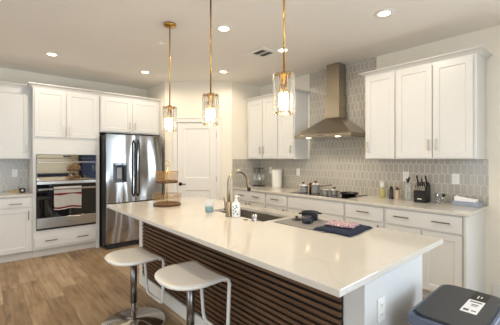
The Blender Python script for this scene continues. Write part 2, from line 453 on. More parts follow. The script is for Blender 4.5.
for z in (.25, 1.06, 1.82):
    bm = BM(); tube(bm, [(s1 - .004, -.006, z - .045), (s1 - .004, -.006, z + .045)], .007); struct('hinge', bm, M_NICKEL, door)
# baseboards
bm = BM(); box(bm, X1 - .014, X1 - .0, -.94, .745, 0, .13, .004); box(bm, X1 - .014, X1, Y0, -2.86, 0, .13, .004); struct('baseboard_east', bm, M_TRIM)
bm = BM(); box(bm, X0, -1.22, Y1 - .014, Y1, 0, .13, .004); struct('baseboard_north', bm, M_TRIM)

# ------------------------------------------------------------------ tile backsplashes
bm = BM(); box(bm, 3.912, 3.9195, .778, PY - .009, .915, 1.3965); box(bm, 3.912, 3.9195, 1.967, 3.057, 1.3965, CEIL - .001)
tag(obj('tile_backsplash', bm, M_TILE_Y), 'grey picket tile backsplash along the hood wall, rising to the ceiling behind the range hood', 'backsplash')
bm = BM(); box(bm, 3.262, 3.911, PY - .0085, PY - .0005, .915, 1.3965)
tag(obj('tile_backsplash', bm, M_TILE_X), 'short grey tile backsplash on the return wall behind the stemware rack', 'backsplash')
bm = BM(); box(bm, -1.2, .537, Y1 - .0085, Y1 - .0005, .915, 1.3965)
tag(obj('tile_backsplash', bm, M_TILE_X), 'grey picket tile backsplash left of the wall ovens', 'backsplash')

# ------------------------------------------------------------------ cabinets
def pull(parent, x, z, y=-.02, vertical=False, ln=.13):
    bm = BM(); h = ln / 2; r = .005; o = .028
    if vertical:
        box(bm, x - r, x + r, y - o - .004, y - o + .005, z - h, z + h, .0015)
        for s in (-1, 1): tube(bm, [(x, y + .001, z + s * (h - .02)), (x, y - o, z + s * (h - .02))], .004, 8)
    else:
        box(bm, x - h, x + h, y - o - .004, y - o + .005, z - r, z + r, .0015)
        for s in (-1, 1): tube(bm, [(x + s * (h - .02), y + .001, z), (x + s * (h - .02), y - o, z)], .004, 8)
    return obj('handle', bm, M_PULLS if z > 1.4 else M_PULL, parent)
def shaker(parent, name, x0, x1, z0, z1, handles=(), fr=.057, flat=False):
    bm = BM()
    if flat: panelled(bm, x0, x1, z0, z1, -.02, -.0005, [(x0 + .028, x1 - .028, z0 + .028, z1 - .028)], .004, .004) if (z1 - z0) > .09 else box(bm, x0, x1, -.02, -.0005, z0, z1, .002)
    else: panelled(bm, x0, x1, z0, z1, -.02, -.0005, [(x0 + fr, x1 - fr, z0 + fr, z1 - fr)], .009, .006)
    d = obj(name, bm, M_CAB, parent)
    for h in handles: pull(d, *h)
    return d
def slabfront(parent, name, x0, x1, z0, z1, handles=()):
    bm = BM(); box(bm, x0, x1, -.02, -.0005, z0, z1, .002)
    d = obj(name, bm, M_CAB, parent)
    for h in handles: pull(d, *h)
    return d
def crown(parent, x0, x1, z0, z1, depth, L=False, Rr=False):
    h = z1 - z0
    bm = BM(); loftrect(bm, [(z0, .004), (z0 + h * .18, .010), (z0 + h * .28, .014), (z0 + h * .5, .024), (z0 + h * .7, .042), (z0 + h * .78, .054), (z0 + h * .8, .06), (z1, .06)], x0, x1, 0, depth, L, Rr)
    return obj('crown_moulding', bm, M_CAB, parent)
def carcass(parent, x0, x1, z0, z1, depth, name='carcass'):
    bm = BM(); box(bm, x0, x1, 0, depth, z0, z1, .001); return obj(name, bm, M_CAB, parent)
def toe(parent, x0, x1, depth):
    bm = BM(); box(bm, x0, x1, .07, depth, 0, .1145); return obj('toe_kick', bm, M_TOE, parent)

FY = 5.24
# -- left of the ovens (local x = world x)
c = thing('base_cabinet', 'white base cabinet with one drawer left of the wall ovens', 'cabinet', (0, FY, 0))
carcass(c, -.06, .5375, .115, .882, .57); toe(c, -.06, .5375, .57)
slabfront(c, 'drawer', -.04, .513, .74, .868, [(.34, .79, -.02, False, .14)])
shaker(c, 'door', -.04, .513, .13, .722, [(.485, .62, -.02, True, .13)])
c = thing('base_cabinet', 'white base cabinet at the far left, mostly outside the frame', 'cabinet', (0, FY, 0))
carcass(c, -1.2, -.062, .115, .882, .57); toe(c, -1.2, -.062, .57)
for a, b_ in ((-1.18, -.64), (-.62, -.08)):
    slabfront(c, 'drawer', a, b_, .74, .868, [((a + b_) / 2, .79, -.02, False, .14)]); shaker(c, 'door', a, b_, .13, .722)
bm = BM(); box(bm, -1.2, .5375, FY - .03, Y1 - .009, .884, .914, .003); tag(obj('countertop', bm, M_QTZ), 'short cream quartz countertop left of the wall ovens', 'countertop')
UY = 5.46
c = thing('upper_cabinet', 'white upper cabinet at the left edge, left of the oven tower', 'cabinet', (0, UY, 0))
carcass(c, -.06, .5375, 1.3975, 2.40, Y1 - UY - .001); shaker(c, 'door', -.04, .508, 1.41, 2.38, [(.478, 1.545, -.02, True, .11)])
crown(c, -.06, .5375, 2.40, 2.46, Y1 - UY - .001)
# -- oven tower: carcass with an open bay for the ovens
c = thing('oven_tower_cabinet', 'tall white cabinet built around the wall ovens', 'cabinet', (0, FY, 0))
bm = BM(); D = .578
box(bm, .54, .573, 0, D, .115, 2.40); box(bm, 1.349, 1.40, 0, D, .0, 2.40)
box(bm, .573, 1.349, 0, D, .115, .384); box(bm, .573, 1.349, 0, D, 1.464, 2.40)
obj('carcass', bm, M_CAB, c); toe(c, .54, 1.348, D)
slabfront(c, 'drawer', .555, 1.348, .150, .298, [(.75, .236, -.02, False, .15), (1.157, .230, -.02, False, .15)])
shaker(c, 'door', .556, .934, 1.715, 2.385, [(.905, 1.80, -.02, True, .15)])
shaker(c, 'door', .95, 1.366, 1.715, 2.385, [(.977, 1.80, -.02, True, .15)])
crown(c, .54, 1.4095, 2.40, 2.46, .155, L=True)
bm = BM(); box(bm, .54, 1.4095, .156, D, 2.4005, 2.46); obj('crown_backing', bm, M_CAB, c)
# -- over the refrigerator
c = thing('upper_cabinet', 'white double-door cabinet above the refrigerator', 'cabinet', (0, FY, 0))
carcass(c, 1.41, 2.409, 1.825, 2.40, D)
shaker(c, 'door', 1.425, 1.897, 1.845, 2.385, [(1.868, 1.95, -.02, True, .12)])
shaker(c, 'door', 1.925, 2.398, 1.845, 2.385, [(1.956, 1.95, -.02, True, .12)])
crown(c, 1.4095, 2.409, 2.40, 2.46, D)

# -- hood wall: local x = -(world y), local y = world x
def hood_thing(name, label, cat, xf): return thing(name, label, cat, (xf, 0, 0), -PI / 2)
BX, UX = 3.28, 3.59
def hb(y0, y1): return (-y0, -y1)        # world y (left, right) -> local
def base_unit(label, yl, yr, drawers, doors, endpanel=False):
    c = hood_thing('base_cabinet', label, 'cabinet', BX)
    a, b_ = -yl, -yr; D = X1 - BX - .001
    carcass(c, a, b_, .115, .882, D); toe(c, a, b_, D)
    for (p, q, hs) in drawers:
        slabfront(c, 'drawer', -p, -q, .715, .868, [(-h, .803, -.02, False, ln) for h, ln in hs])
    for (p, q, hx) in doors:
        shaker(c, 'door', -p, -q, .13, .697, [(-hx, .62, -.02, True, .13)] if hx else [])
    if endpanel:
        bm = BM(); box(bm, b_, b_ + .018, -.02, D, .0, .882, .002); obj('end_panel', bm, M_CAB, c)
    return c
base_unit('white base cabinet with a two-handled drawer, beside the pantry wall', 4.2, 3.395, [(4.165, 3.40, [(3.96, .14), (3.60, .14)])], [(4.165, 3.79, 3.83), (3.775, 3.40, 3.735)])
base_unit('narrow white base cabinet with one drawer, left of the cooktop cabinet', 3.393, 2.945, [(3.375, 2.955, [(3.18, .15)])], [(3.375, 2.955, 3.0)])
base_unit('wide white base cabinet with a plain front under the cooktop', 2.943, 2.035, [(2.93, 2.045, [])], [(2.93, 2.495, 2.54), (2.48, 2.045, 2.44)])
base_unit('white base cabinet with one drawer, right of the cooktop cabinet', 2.033, 1.552, [(2.018, 1.565, [(1.79, .15)])], [(2.018, 1.565, 1.61)])
base_unit('white base cabinet with two-handled drawer at the open right end of the run', 1.55, .823, [(1.535, .84, [(1.368, .155), (1.005, .155)])], [(1.535, 1.185, None), (1.17, .84, None)], True)
bm = BM(); box(bm, BX - .03, 3.911, .782, PY - .0095, .884, .914, .003)
tag(obj('countertop', bm, M_QTZ), 'long cream quartz countertop along the hood wall', 'countertop')
def upper_unit(label, yl, yr, z0, z1, doors, L=False, Rr=False, ctop=2.46):
    c = hood_thing('upper_cabinet', label, 'cabinet', UX); D = 3.911 - UX
    carcass(c, -yl, -yr, z0, z1, D)
    for p, q, hy in doors: shaker(c, 'door', -p, -q, z0 + .012, z1 - .022, [(-hy, 1.548, -.02, True, .125)])
    crown(c, -yl, -yr, z1, ctop, D, L, Rr)
upper_unit('white double-door upper cabinet in the corner above the stemware rack', 4.2, 3.43, 1.3975, 2.412, [(4.165, 3.795, 3.832), (3.78, 3.445, 3.75)])
upper_unit('narrow single-door white upper cabinet left of the range hood', 3.428, 3.09, 1.3975, 2.412, [(3.415, 3.105, 3.142)], Rr=True)
upper_unit('narrow single-door white upper cabinet right of the range hood', 1.945, 1.572, 1.3975, 2.418, [(1.93, 1.58, 1.90)], L=True)
upper_unit('tall double-door white upper cabinet at the right end above the knife block', 1.570, .80, 1.3975, 2.418, [(1.558, 1.19, 1.222), (1.178, .83, 1.15)], Rr=True)

# ------------------------------------------------------------------ wall ovens
c = thing('wall_oven', 'stainless built-in microwave and oven stack with black glass doors', 'oven', (0, FY, 0))
bm = BM(); box(bm, .576, 1.346, .0, .5, .387, 1.461); box(bm, .576, 1.346, -.02, 0, .387, .41)
obj('oven_body', bm, M_BLK, c)
bm = BM(); box(bm, .578, 1.344, -.03, -.001, 1.412, 1.461, .002); cp = obj('control_panel', bm, M_MIRR, c)
bm = BM(); box(bm, .90, 1.0, -.0315, -.0295, 1.425, 1.45); obj('display', bm, M_BLK, cp)
def bar(parent, x0, x1, z, y):
    bm = BM(); box(bm, x0, x1, y - .055, y - .037, z - .013, z + .013, .005)
    for x in (x0 + .02, x1 - .02): box(bm, x - .011, x + .011, y - .04, y + .001, z - .009, z + .009, .002)
    return obj('handle', bm, M_STEELS, parent)
bm = BM(); box(bm, .578, 1.344, -.03, -.001, 1.082, 1.408, .002); md = obj('microwave_door', bm, M_MIRR, c); bar(md, .592, 1.33, 1.352, -.03)
bm = BM(); box(bm, .578, 1.344, -.03, -.001, 1.036, 1.078, .002); obj('divider_strip', bm, M_STEEL, c)
bm = BM(); box(bm, .578, 1.344, -.03, -.001, .56, 1.032, .002); od = obj('oven_door', bm, M_BGLASS, c); bar(od, .592, 1.33, .968, -.03)
bm = BM(); box(bm, .578, 1.344, -.032, -.001, .413, .557, .003); ls = obj('lower_trim', bm, M_STEEL, c)
bm = BM(); box(bm, .935, .995, -.0325, -.0315, .478, .486); obj('maker_mark', bm, M_GREYP, ls)
# towel on the oven handle
ty = FY - .03 - .0465
bm = BM(); nx = 30
xa, xb = .775, 1.125
path = []
for k in range(17): path.append((ty + .021, .72 + (.968 - .72) * k / 16.0))
for k in range(1, 8): a = PI * k / 8; path.append((ty + .016 * math.cos(a) * 1.3, .9825 + .016 * math.sin(a)))
for k in range(25): path.append((ty - .021, .968 - (.968 - .675) * k / 24.0))
g = []
for i in range(nx + 1):
    x = xa + (xb - xa) * i / nx; row = []
    for j, (y, z) in enumerate(path):
        w_ = max(0, .95 - z) * .022 * math.sin(i * .9 + .5); row.append(bm.verts.new((x, y + w_ if y < ty else y, z - (.008 * math.sin(i * .25) if j > 30 else 0))))
    g.append(row)
for i in range(nx):
    for j in range(len(path) - 1):
        z = path[j][1]; y = path[j][0]; f = bm.faces.new([g[i][j], g[i + 1][j], g[i + 1][j + 1], g[i][j + 1]]); f.smooth = True
        if y < ty and (.885 < z < .909 or .692 < z < .715): f.material_index = 1
bmesh.ops.solidify(bm, geom=list(bm.faces), thickness=.004)
tag(obj('kitchen_towel', bm, [mat('white_terry', (236, 230, 222), .95, bump=(300, .3)), M_RED]), 'white kitchen towel with two dark red stripes hanging on the oven handle', 'towel')

# ------------------------------------------------------------------ refrigerator
c = thing('refrigerator', 'stainless french-door refrigerator with a water dispenser and freezer drawer', 'refrigerator', (0, 4.98, 0))
bm = BM(); box(bm, 1.425, 2.335, .075, .80, .03, 1.775, .004); box(bm, 1.45, 2.31, .04, .1, 0, .06); obj('fridge_body', bm, mat('charcoal_and_alcove_shade', (34, 34, 36), .5), c)
def fdoor(name, x0, x1, z0, z1):
    bm = BM(); box(bm, x0, x1, 0, .068, z0, z1, .006, seg=2)
    for f in bm.faces:
        f.normal_update()
        if max(v.co.y for v in f.verts) > .02: f.material_index = 1  # steel door sides coloured dark to stand in for the alcove's shade
    return obj(name, bm, [M_FRIDGE, mat('charcoal_and_alcove_shade', (34, 34, 36), .5)], c)
# left door has the dispenser recess
bm = BM(); dx0, dx1, dz0, dz1 = 1.53, 1.74, 1.03, 1.335
panelled(bm, 1.427, 1.876, .716, 1.782, 0, .068, [(dx0, dx1, dz0, dz1)], .05, .001)
for f in bm.faces:
    if max(v.co.y for v in f.verts) > .06: f.material_index = 1  # left door's sides get the same painted alcove shade
ld = obj('door', bm, [M_FRIDGE, mat('charcoal_and_alcove_shade', (34, 34, 36), .5)], c)
fdoor('door', 1.884, 2.333, .716, 1.782)
rd = c.children[-1]
fz = fdoor('freezer_drawer', 1.427, 2.333, .085, .700)
bm = BM()
for a in ((dx0 + .001, dx0 + .012, dz0, dz1), (dx1 - .012, dx1 - .001, dz0, dz1), (dx0, dx1, dz0, dz0 + .012), (dx0, dx1, dz1 - .05, dz1)): box(bm, a[0], a[1], -.004, .045, a[2], a[3], .001)
box(bm, dx0 + .012, dx1 - .012, .04, .048, dz0, dz1)
dp = obj('water_dispenser', bm, mat('dispenser_grey', (86, 86, 90), .3, .5), ld)
bm = BM(); box(bm, dx0 + .06, dx1 - .075, .018, .03, dz0 + .06, dz1 - .075, .004); obj('paddle', bm, mat('grey_paddle', (150, 150, 152), .4, .3), dp)
bm = BM(); box(bm, dx0 + .05, dx1 - .05, -.007, .03, dz1 - .062, dz1 - .03, .004); obj('spout', bm, M_BLK, dp)
bm = BM(); box(bm, dx0 + .012, dx1 - .012, -.005, .001, dz1 - .028, dz1 - .006); obj('touch_panel', bm, M_BGLASS, dp)
bm = BM(); box(bm, dx1 - .05, dx1 - .013, -.001, .035, dz0 + .015, dz1 - .055); obj('dispenser_side', bm, M_BLK, dp)
for x, par in ((1.845, ld), (1.915, rd)):
    bm = BM(); sweep(bm, fillet([(x, .003, .80), (x, -.055, .84), (x, -.062, 1.25), (x, -.055, 1.66), (x, .003, 1.70)], .05), circ(.012, 12)); obj('handle', bm, mat('dark_steel_handle', (70, 66, 62), .2, 1.0), par)
for x in (1.46, 1.88, 2.27):
    bm = BM(); box(bm, x, x + .04, .03, .1, 1.775, 1.80); obj('hinge_cover', bm, M_BLK, c)

# ------------------------------------------------------------------ range hood + cooktop
HY0, HY1, HC = 2.055, 2.97, 2.512
c = hood_thing('range_hood', 'stainless pyramid chimney range hood above the cooktop', 'range hood', 3.44)
a, b_ = -HY1, -HY0; m_ = -HC
bm = BM(); W2 = .113
y_back = 3.91 - 3.44
for i, (z, x0, x1, y0) in enumerate(((1.735, a, b_, 0), (1.815, a + .12, b_ - .12, .09), (1.895, a + .225, b_ - .225, .18), (1.98, m_ - W2, m_ + W2, .275), (1.99, m_ - W2, m_ + W2, .275))):
    r_ = [bm.verts.new(q) for q in ((x0, y0, z), (x1, y0, z), (x1, y_back, z), (x0, y_back, z))]
    if i == 0: bm.faces.new(r_)
    else:
        for k in range(4): bm.faces.new([pr_[k], pr_[(k + 1) % 4], r_[(k + 1) % 4], r_[k]])
    pr_ = r_
bm.faces.new(pr_); obj('canopy', bm, M_HOOD, c)
bm = BM(); box(bm, a, b_, 0, y_back, 1.695, 1.7345, .002); lip = obj('lip', bm, M_HOOD, c)
bm = BM(); box(bm, a + .05, m_ - .01, .06, y_back - .05, 1.690, 1.6955); box(bm, m_ + .01, b_ - .05, .06, y_back - .05, 1.690, 1.6955); obj('filter', bm, M_STEELS, c)
for x in (a + .22, b_ - .22):
    bm = BM(); lathe(bm, [(0, 1.6885), (.02, 1.6885), (.02, 1.6955), (0, 1.6955)], x, .035, 20); obj('hood_light', bm, M_HLED, c)
bm = BM()
for k in range(5): lathe(bm, [(0, 0), (.006, 0), (.006, .004), (0, .004)], 0, 0, 10) if False else box(bm, m_ - .05 + k * .022, m_ - .038 + k * .022, -.0015, 0.001, 1.711, 1.719)
obj('button', bm, M_BLK, c)
bm = BM(); box(bm, m_ - W2, m_ + W2, .275, y_back, 1.99, 2.315, .002); obj('chimney_lower', bm, M_HOOD, c)
bm = BM(); box(bm, m_ - W2 + .012, m_ + W2 - .012, .287, y_back, 2.315, CEIL - .002, .002); obj('chimney_upper', bm, M_HOOD, c)
for hy in (HY1 - .22, HY0 + .22):
    l = bpy.data.lights.new('hood_lamp', 'SPOT'); l.spot_size = R(140); l.spot_blend = .7; l.shadow_soft_size = .02; l.energy = 8; l.color = (1, .84, .62); lo = bpy.data.objects.new('hood_lamp', l); C.objects.link(lo); lo.location = (3.475, hy, 1.684)

c = thing('cooktop', 'black glass cooktop set into the counter under the range hood', 'cooktop', (3.595, 2.512, .9142))
bm = BM(); box(bm, -.255, .255, -.457, .457, 0, .006, .002); obj('glass_plate', bm, M_BGLASS, c)
for x, y, r_ in ((-.11, .3, .09), (.12, .3, .075), (0, 0, .11), (.12, -.3, .09), (-.11, -.3, .075)):
    bm = BM(); lathe(bm, [(r_ - .002, .0062), (r_, .0062)], x, y, 32); obj('burner_ring', bm, M_GREYP, c)
ZC = .9205
M_POT = mat('satin_pot_steel', (214, 211, 206), .28, .45)
def pot(name, label, x, y, r, h, m, lid=True, hd=0, z=ZC, cat='pot', long=False, lh=.02):
    c = thing(name, label, cat, (x, y, z), hd)
    bm = BM(); lathe(bm, [(0, 0), (r * .94, 0), (r, .008), (r, h), (r + .003, h + .002), (r - .003, h), (r - .003, .01), (0, .008)]); obj('pot_body', bm, m, c)
    if lid:
        bm = BM(); lathe(bm, [(r + .001, h + .0025), (r, h + .007), (r * .6, h + lh * .8), (.01, h + lh), (0, h + lh)]); ld = obj('lid', bm, m, c)
        bm = BM(); lathe(bm, [(.006, h + lh - .001), (.006, h + lh + .012), (.02, h + lh + .016), (.02, h + lh + .028), (0, h + lh + .031)], seg=16); obj('knob', bm, M_BLK, ld)
    if long:
        bm = BM(); sweep(bm, [(0, -r + .002, h * .8), (0, -r - .05, h * .86), (0, -r - .17, h * 1.05)], [(-.009, -.005), (.009, -.005), (.009, .005), (-.009, .005)]); obj('handle', bm, M_BLK, c)
    else:
        for s in (-1, 1):
            bm = BM(); tube(bm, fillet([(-.022, s * (r - .002), h * .8), (-.022, s * (r + .024), h * .8), (.022, s * (r + .024), h * .8), (.022, s * (r - .002), h * .8)], .012), .004, 8); obj('handle', bm, M_BLK if m != M_STEELS else M_STEELS, c)
    return c
pot('stock_pot', 'small lidded steel pot at the left end of the cooktop', 3.50, 2.85, .066, .095, M_POT)
pot('saucepan', 'lidded steel saucepan with a black side handle in the middle of the cooktop', 3.53, 2.655, .058, .12, M_POT, long=True, hd=R(20))
pot('saucepan', 'copper-brown pot standing between the two lidded steel pots', 3.70, 2.83, .058, .12, M_COPPER, lid=False)
pot('milk_pan', 'small open steel pan right of the lidded saucepan', 3.48, 2.46, .04, .065, M_POT, lid=False, cat='pan')
pot('milk_pan', 'small steel pan with a black lid knob beside the frying pan', 3.56, 2.37, .045, .06, M_POT, lid=True, cat='pan', lh=.012)
c = thing('frying_pan', 'black frying pan on the right side of the cooktop', 'pan', (3.585, 2.165, ZC), R(200))
bm = BM(); lathe(bm, [(0, 0), (.085, 0), (.112, .035), (.118, .045), (.114, .045), (.108, .034), (.082, .006), (0, .006)]); obj('pan_body', bm, M_BLK, c)
bm = BM(); sweep(bm, [(.10, 0, .035), (.15, 0, .042), (.25, 0, .055)], [(-.010, -.005), (.010, -.005), (.010, .005), (-.010, .005)]); obj('handle', bm, M_BLK, c)

# ------------------------------------------------------------------ hood-wall counter items
T = .9145
c = thing('paper_towel_canister', 'tall plain white canister on the hood wall counter left of the pots', 'canister', (3.78, 3.65, T))
bm = BM(); lathe(bm, [(0, 0), (.078, 0), (.082, .01), (.090, .29), (.086, .305), (.08, .31), (.078, .29), (0, .285)]); obj('canister_body', bm, M_WHITE, c)
# stemware rack with four hanging glasses
c = thing('stemware_rack', 'black rack holding four upside-down wine glasses in the counter corner', 'rack', (3.76, 4.08, T))
bm = BM(); box(bm, -.06, .06, -.10, .10, 0, .012, .003); obj('tray', bm, M_BLK, c)
bm = BM(); tube(bm, [(.05, 0, .01), (.05, 0, .335)], .005); obj('pole', bm, M_CHROME, c)
bm = BM()
for y in (-.085, -.035, .035, .085): tube(bm, [(-.05, y, .3175), (.05, y, .3175)], .0035, 8)
for x in (.05,): tube(bm, [(x, -.09, .3175), (x, .09, .3175)], .0035, 8)
obj('rail', bm, M_BLK, c)
def wineglass(x, y, label):
    g = thing('wine_glass', label, 'glass', (x, y, T + .3215), group='wine glasses hanging in the rack')
    bm = BM(); lathe(bm, [(0, -.1005), (.0035, -.101), (.02, -.115), (.037, -.15), (.038, -.18), (.031, -.225), (.0295, -.225), (.036, -.18), (.035, -.15), (.018, -.117), (0, -.108)], seg=20); obj('glass_bowl', bm, M_THIN, g)
    bm = BM(); lathe(bm, [(0, .004), (.031, .001), (.031, -.002), (.006, -.004), (.004, -.01), (.0035, -.10), (0, -.10)], seg=20); obj('stem', bm, mat('smoky_stem', (70, 72, 78), .1, alpha=.75), g)
for y in (4.14, 4.02):
    for x in (3.72, 3.80):
        wineglass(x, y, 'upside-down stemmed wine glass hanging in the black rack')
# soap pump, grinders, jar, knife block, mill, tissue tray
c = thing('soap_bottle', 'clear pump bottle of yellow soap with a white top on the hood wall counter', 'bottle', (3.80, 1.83, T))
bm = BM(); lathe(bm, [(0, 0), (.03, 0), (.032, .01), (.032, .09), (.03, .10), (.014, .115), (.014, .12), (0, .12)]); obj('bottle_body', bm, M_YEL, c)
bm = BM(); lathe(bm, [(0, .12), (.024, .12), (.024, .17), (.02, .20), (.01, .205), (0, .205)], seg=20); box(bm, -.05, .0, -.006, .006, .19, .204, .003); obj('pump', bm, M_WHITE, c)
for (x, y, m, lb) in ((3.76, 1.70, mat('dark_grinder', (50, 44, 44), .3), 'dark pepper grinder on the counter, right of the soap bottle'), (3.75, 1.625, M_BEIGE, 'beige grinder with a brown top, left of the utensil jar')):
    c = thing('pepper_grinder', lb, 'grinder', (x, y, T)); bm = BM(); lathe(bm, [(0, 0), (.026, 0), (.027, .004), (.021, .06), (.024, .11), (.024, .112), (0, .112)], seg=20); obj('grinder_body', bm, m, c)
    bm = BM(); lathe(bm, [(0, .1125), (.024, .1125), (.02, .13), (.012, .145), (.012, .15), (0, .155)], seg=20); obj('grinder_top', bm, M_BLK if m != M_BEIGE else M_WOODB, c)
c = thing('utensil_jar', 'clear glass jar holding a black-handled utensil, left of the knife block', 'jar', (3.72, 1.49, T))
bm = BM(); lathe(bm, [(0, 0), (.038, 0), (.04, .008), (.04, .145), (.026, .185), (.028, .20), (.025, .20), (.023, .186), (.0365, .143), (.0365, .01), (0, .006)]); obj('jar_glass', bm, M_THIN, c)
c = thing('black_utensil', 'black utensil standing in the clear glass jar', 'utensil', (3.72, 1.49, T))
bm = BM(); tube(bm, [(.01, .005, .012), (-.008, -.004, .22)], .0045, 8); tube(bm, [(-.008, -.004, .22), (-.012, -.016, .25), (-.01, -.018, .275)], .010, 8); tube(bm, [(-.008, -.004, .22), (-.008, .014, .255)], .009, 8); obj('utensil_body', bm, M_BLK, c)
c = thing('knife_block', 'black knife block full of steel-handled knives on the hood wall counter', 'knife block', (3.74, 1.345, T), -PI / 2)
bm = BM(); prism(bm, [(-.075, 0), (.075, 0), (.075, .19), (.03, .225), (-.075, .12)], -.062, .062, axis='x', bev=.003); obj('block', bm, M_BLK, c)
bm = BM(); box(bm, -.022, .022, -.0765, -.0745, .035, .045); obj('maker_mark', bm, M_WHITE, c)
dirv = Vector((0, -.45, .89)).normalized()
for r_, (yy, zz, n_) in enumerate(((-.058, .135, 6), (-.024, .168, 6), (.014, .207, 3))):
    for k in range(n_):
        x = -.045 + .09 * k / (n_ - 1); p = Vector((x, yy, zz)); ln = .055 if r_ < 2 else .10
        kn = tag(obj('knife', (lambda b: (sweep(b, [(0, 0, 0), dirv * ln * .5, dirv * ln], [(-.006, -.008), (.006, -.008), (.006, .008), (-.006, .008)], smooth=False), b)[1])(BM()), M_STEELS if r_ < 2 else (M_BLK if k != 1 else M_STEELS)), 'knife with a steel handle in the lower rows of the knife block' if r_ < 2 else ('knife with a steel handle in the top row of the knife block' if k == 1 else 'knife with a tall black handle in the top row of the knife block'), 'knife', 'knives in the knife block')
        kn.matrix_world = Matrix.Translation((3.74, 1.345, T)) @ Matrix.Rotation(-PI / 2, 4, 'Z') @ Matrix.Translation(p)
c = thing('corkscrew_stand', 'small chrome gadget with a black knob beside the knife block', 'gadget', (3.72, 1.17, T))
bm = BM(); lathe(bm, [(0, 0), (.03, 0), (.03, .006), (.008, .01), (.007, .05), (.02, .08), (.022, .1), (.018, .1), (0, .075)], 0, .015, 20); obj('stand', bm, M_CHROME, c)
bm = BM(); tube(bm, fillet([(0, .01, .03), (0, -.02, .045), (0, -.045, .09)], .02), .006, 8); arm = obj('arm', bm, M_CHROME, c)
bm = BM(); lathe(bm, [(0, .08), (.014, .085), (.018, .098), (.012, .112), (0, .115)], 0, -.048, 14); obj('knob', bm, M_BLK, arm)
bm = BM(); tube(bm, [(-.03, .0, .004), (-.015, -.01, .04), (0, .03, .11)], .004, 8); obj('lever', bm, M_CHROME, c)
c = thing('stone_tray', 'long grey-blue stone tray at the right end of the hood wall counter', 'tray', (3.80, .935, T))
bm = BM(); prism(bm, rrect(-.075, .075, -.125, .125, .02), 0, .045, bev=.003)
obj('tray_body', bm, M_MARB, c)
c = thing('folded_paper', 'white crumpled paper napkins lying on the grey stone tray', 'napkin', (3.80, .94, T + .0455))
bm = BM(); gg = []
for i in range(13):
    row = []
    for j in range(7):
        u, v = i / 12 - .5, j / 6 - .5
        row.append(bm.verts.new((v * .10, u * .19, .012 + .030 * (u + .5) * (1 - abs(v)) + .012 * abs(math.sin(i * 1.1 + j * .7)))))
    gg.append(row)
for i in range(12):
    for j in range(6): f = bm.faces.new([gg[i][j], gg[i + 1][j], gg[i + 1][j + 1], gg[i][j + 1]])
ex = bmesh.ops.extrude_face_region(bm, geom=list(bm.faces))
for v in [v for v in ex['geom'] if isinstance(v, bmesh.types.BMVert)]: v.co.z = 0.0005
obj('napkin_sheet', bm, M_PAPER, c)
# left counter gadget
c = thing('timer_gadget', 'small black cube gadget on the short counter left of the ovens', 'gadget', (.44, 5.52, T))
bm = BM(); box(bm, -.035, .035, -.03, .03, 0, .06, .008); obj('gadget_body', bm, M_BLK, c)
bm = BM(); lathe(bm, [(0, 0), (.02, 0), (.02, .003), (0, .003)], seg=20); o = obj('dial', bm, M_STEELS, c); o.location = (0, -.0305, .03); o.rotation_euler = (R(90), 0, 0)
bm = BM(); box(bm, .30, .42, 5.60, 5.74, T, T + .012, .003); tag(obj('cutting_board', bm, mat('pale_wood', (206, 176, 110), .6)), 'small yellowish wooden board on the short counter left of the ovens', 'board')
# outlets
def outlet(loc, rz, label, sw=False):
    c = thing('outlet', label, 'outlet', loc, rz)
    bm = BM(); box(bm, -.036, .036, -.006, 0, -.058, .058, .002); obj('cover_plate', bm, M_WHITE, c)
    bm = BM()
    if sw: box(bm, -.017, .017, -.009, -.004, -.034, .034, .002)
    else:
        for z in (-.024, .024): prism(bm, rrect(-.016, .016, z - .015, z + .015, .008), -.008, -.004, axis='y')
    q = obj('rocker' if sw else 'receptacle', bm, M_WHITE, c)
    if not sw:
        bm = BM()
        for z in (-.024, .024):
            for x in (-.006, .006): box(bm, x - .001, x + .001, -.0085, -.0075, z - .005, z + .005)
        obj('slot', bm, M_GREYP, q)
outlet((3.9115, 1.588, 1.185), -PI / 2, 'white outlet on the backsplash above the utensil jar')
outlet((3.9115, 1.064, 1.18), -PI / 2, 'white outlet on the backsplash right of the knife block')
outlet((3.9115, 3.29, 1.186), -PI / 2, 'white wall plate on the backsplash left of the cooktop', True)
outlet((3.9115, 3.93, 1.20), -PI / 2, 'white wall plate on the backsplash between stemware rack and canister', True)
outlet((.371, Y1 - .009, 1.188), 0, 'white outlet on the backsplash left of the wall ovens')

# ------------------------------------------------------------------ unseen furniture added behind the camera to darken the oven glass reflections
c = thing('added_sofa', 'unseen navy couch added behind the camera to darken the low part of the microwave reflection', 'added_sofa', (2.0, -2.95, 0))
bm = BM(); box(bm, -.75, .75, -.4, .4, .08, .40, .04); obj('added_sofa_base', bm, M_NAVY, c)
bm = BM(); box(bm, -.75, .75, -.4, -.2, .40, .86, .05); obj('backrest', bm, M_NAVY, c)
for x in (-.85, .75):
    bm = BM(); box(bm, x, x + .1, -.4, .4, .08, .62, .03); obj('armrest', bm, M_NAVY, c)
for x in (-.7, .65):
    for y in (-.35, .3):
        bm = BM(); box(bm, x, x + .05, y, y + .05, 0, .08); obj('leg', bm, M_WOODB, c)
c = thing('added_wardrobe', 'tall unseen navy cupboard added behind the camera to darken the right of the microwave reflection', 'cupboard', (3.36, -3.1, 0))  # added only for its dark reflection in the microwave glass
bm = BM(); box(bm, -.45, .45, -.29, .2, .0, 2.15, .004); obj('carcass', bm, M_NAVY, c)
for x in (-.44, .005):
    bm = BM(); box(bm, x, x + .435, .2005, .22, .06, 2.12, .003); d = obj('door', bm, M_NAVY, c)
    bm = BM(); box(bm, -.05 if x < 0 else .035, -.035 if x < 0 else .05, .2205, .24, .95, 1.15, .002); obj('handle', bm, M_STEELS, d)

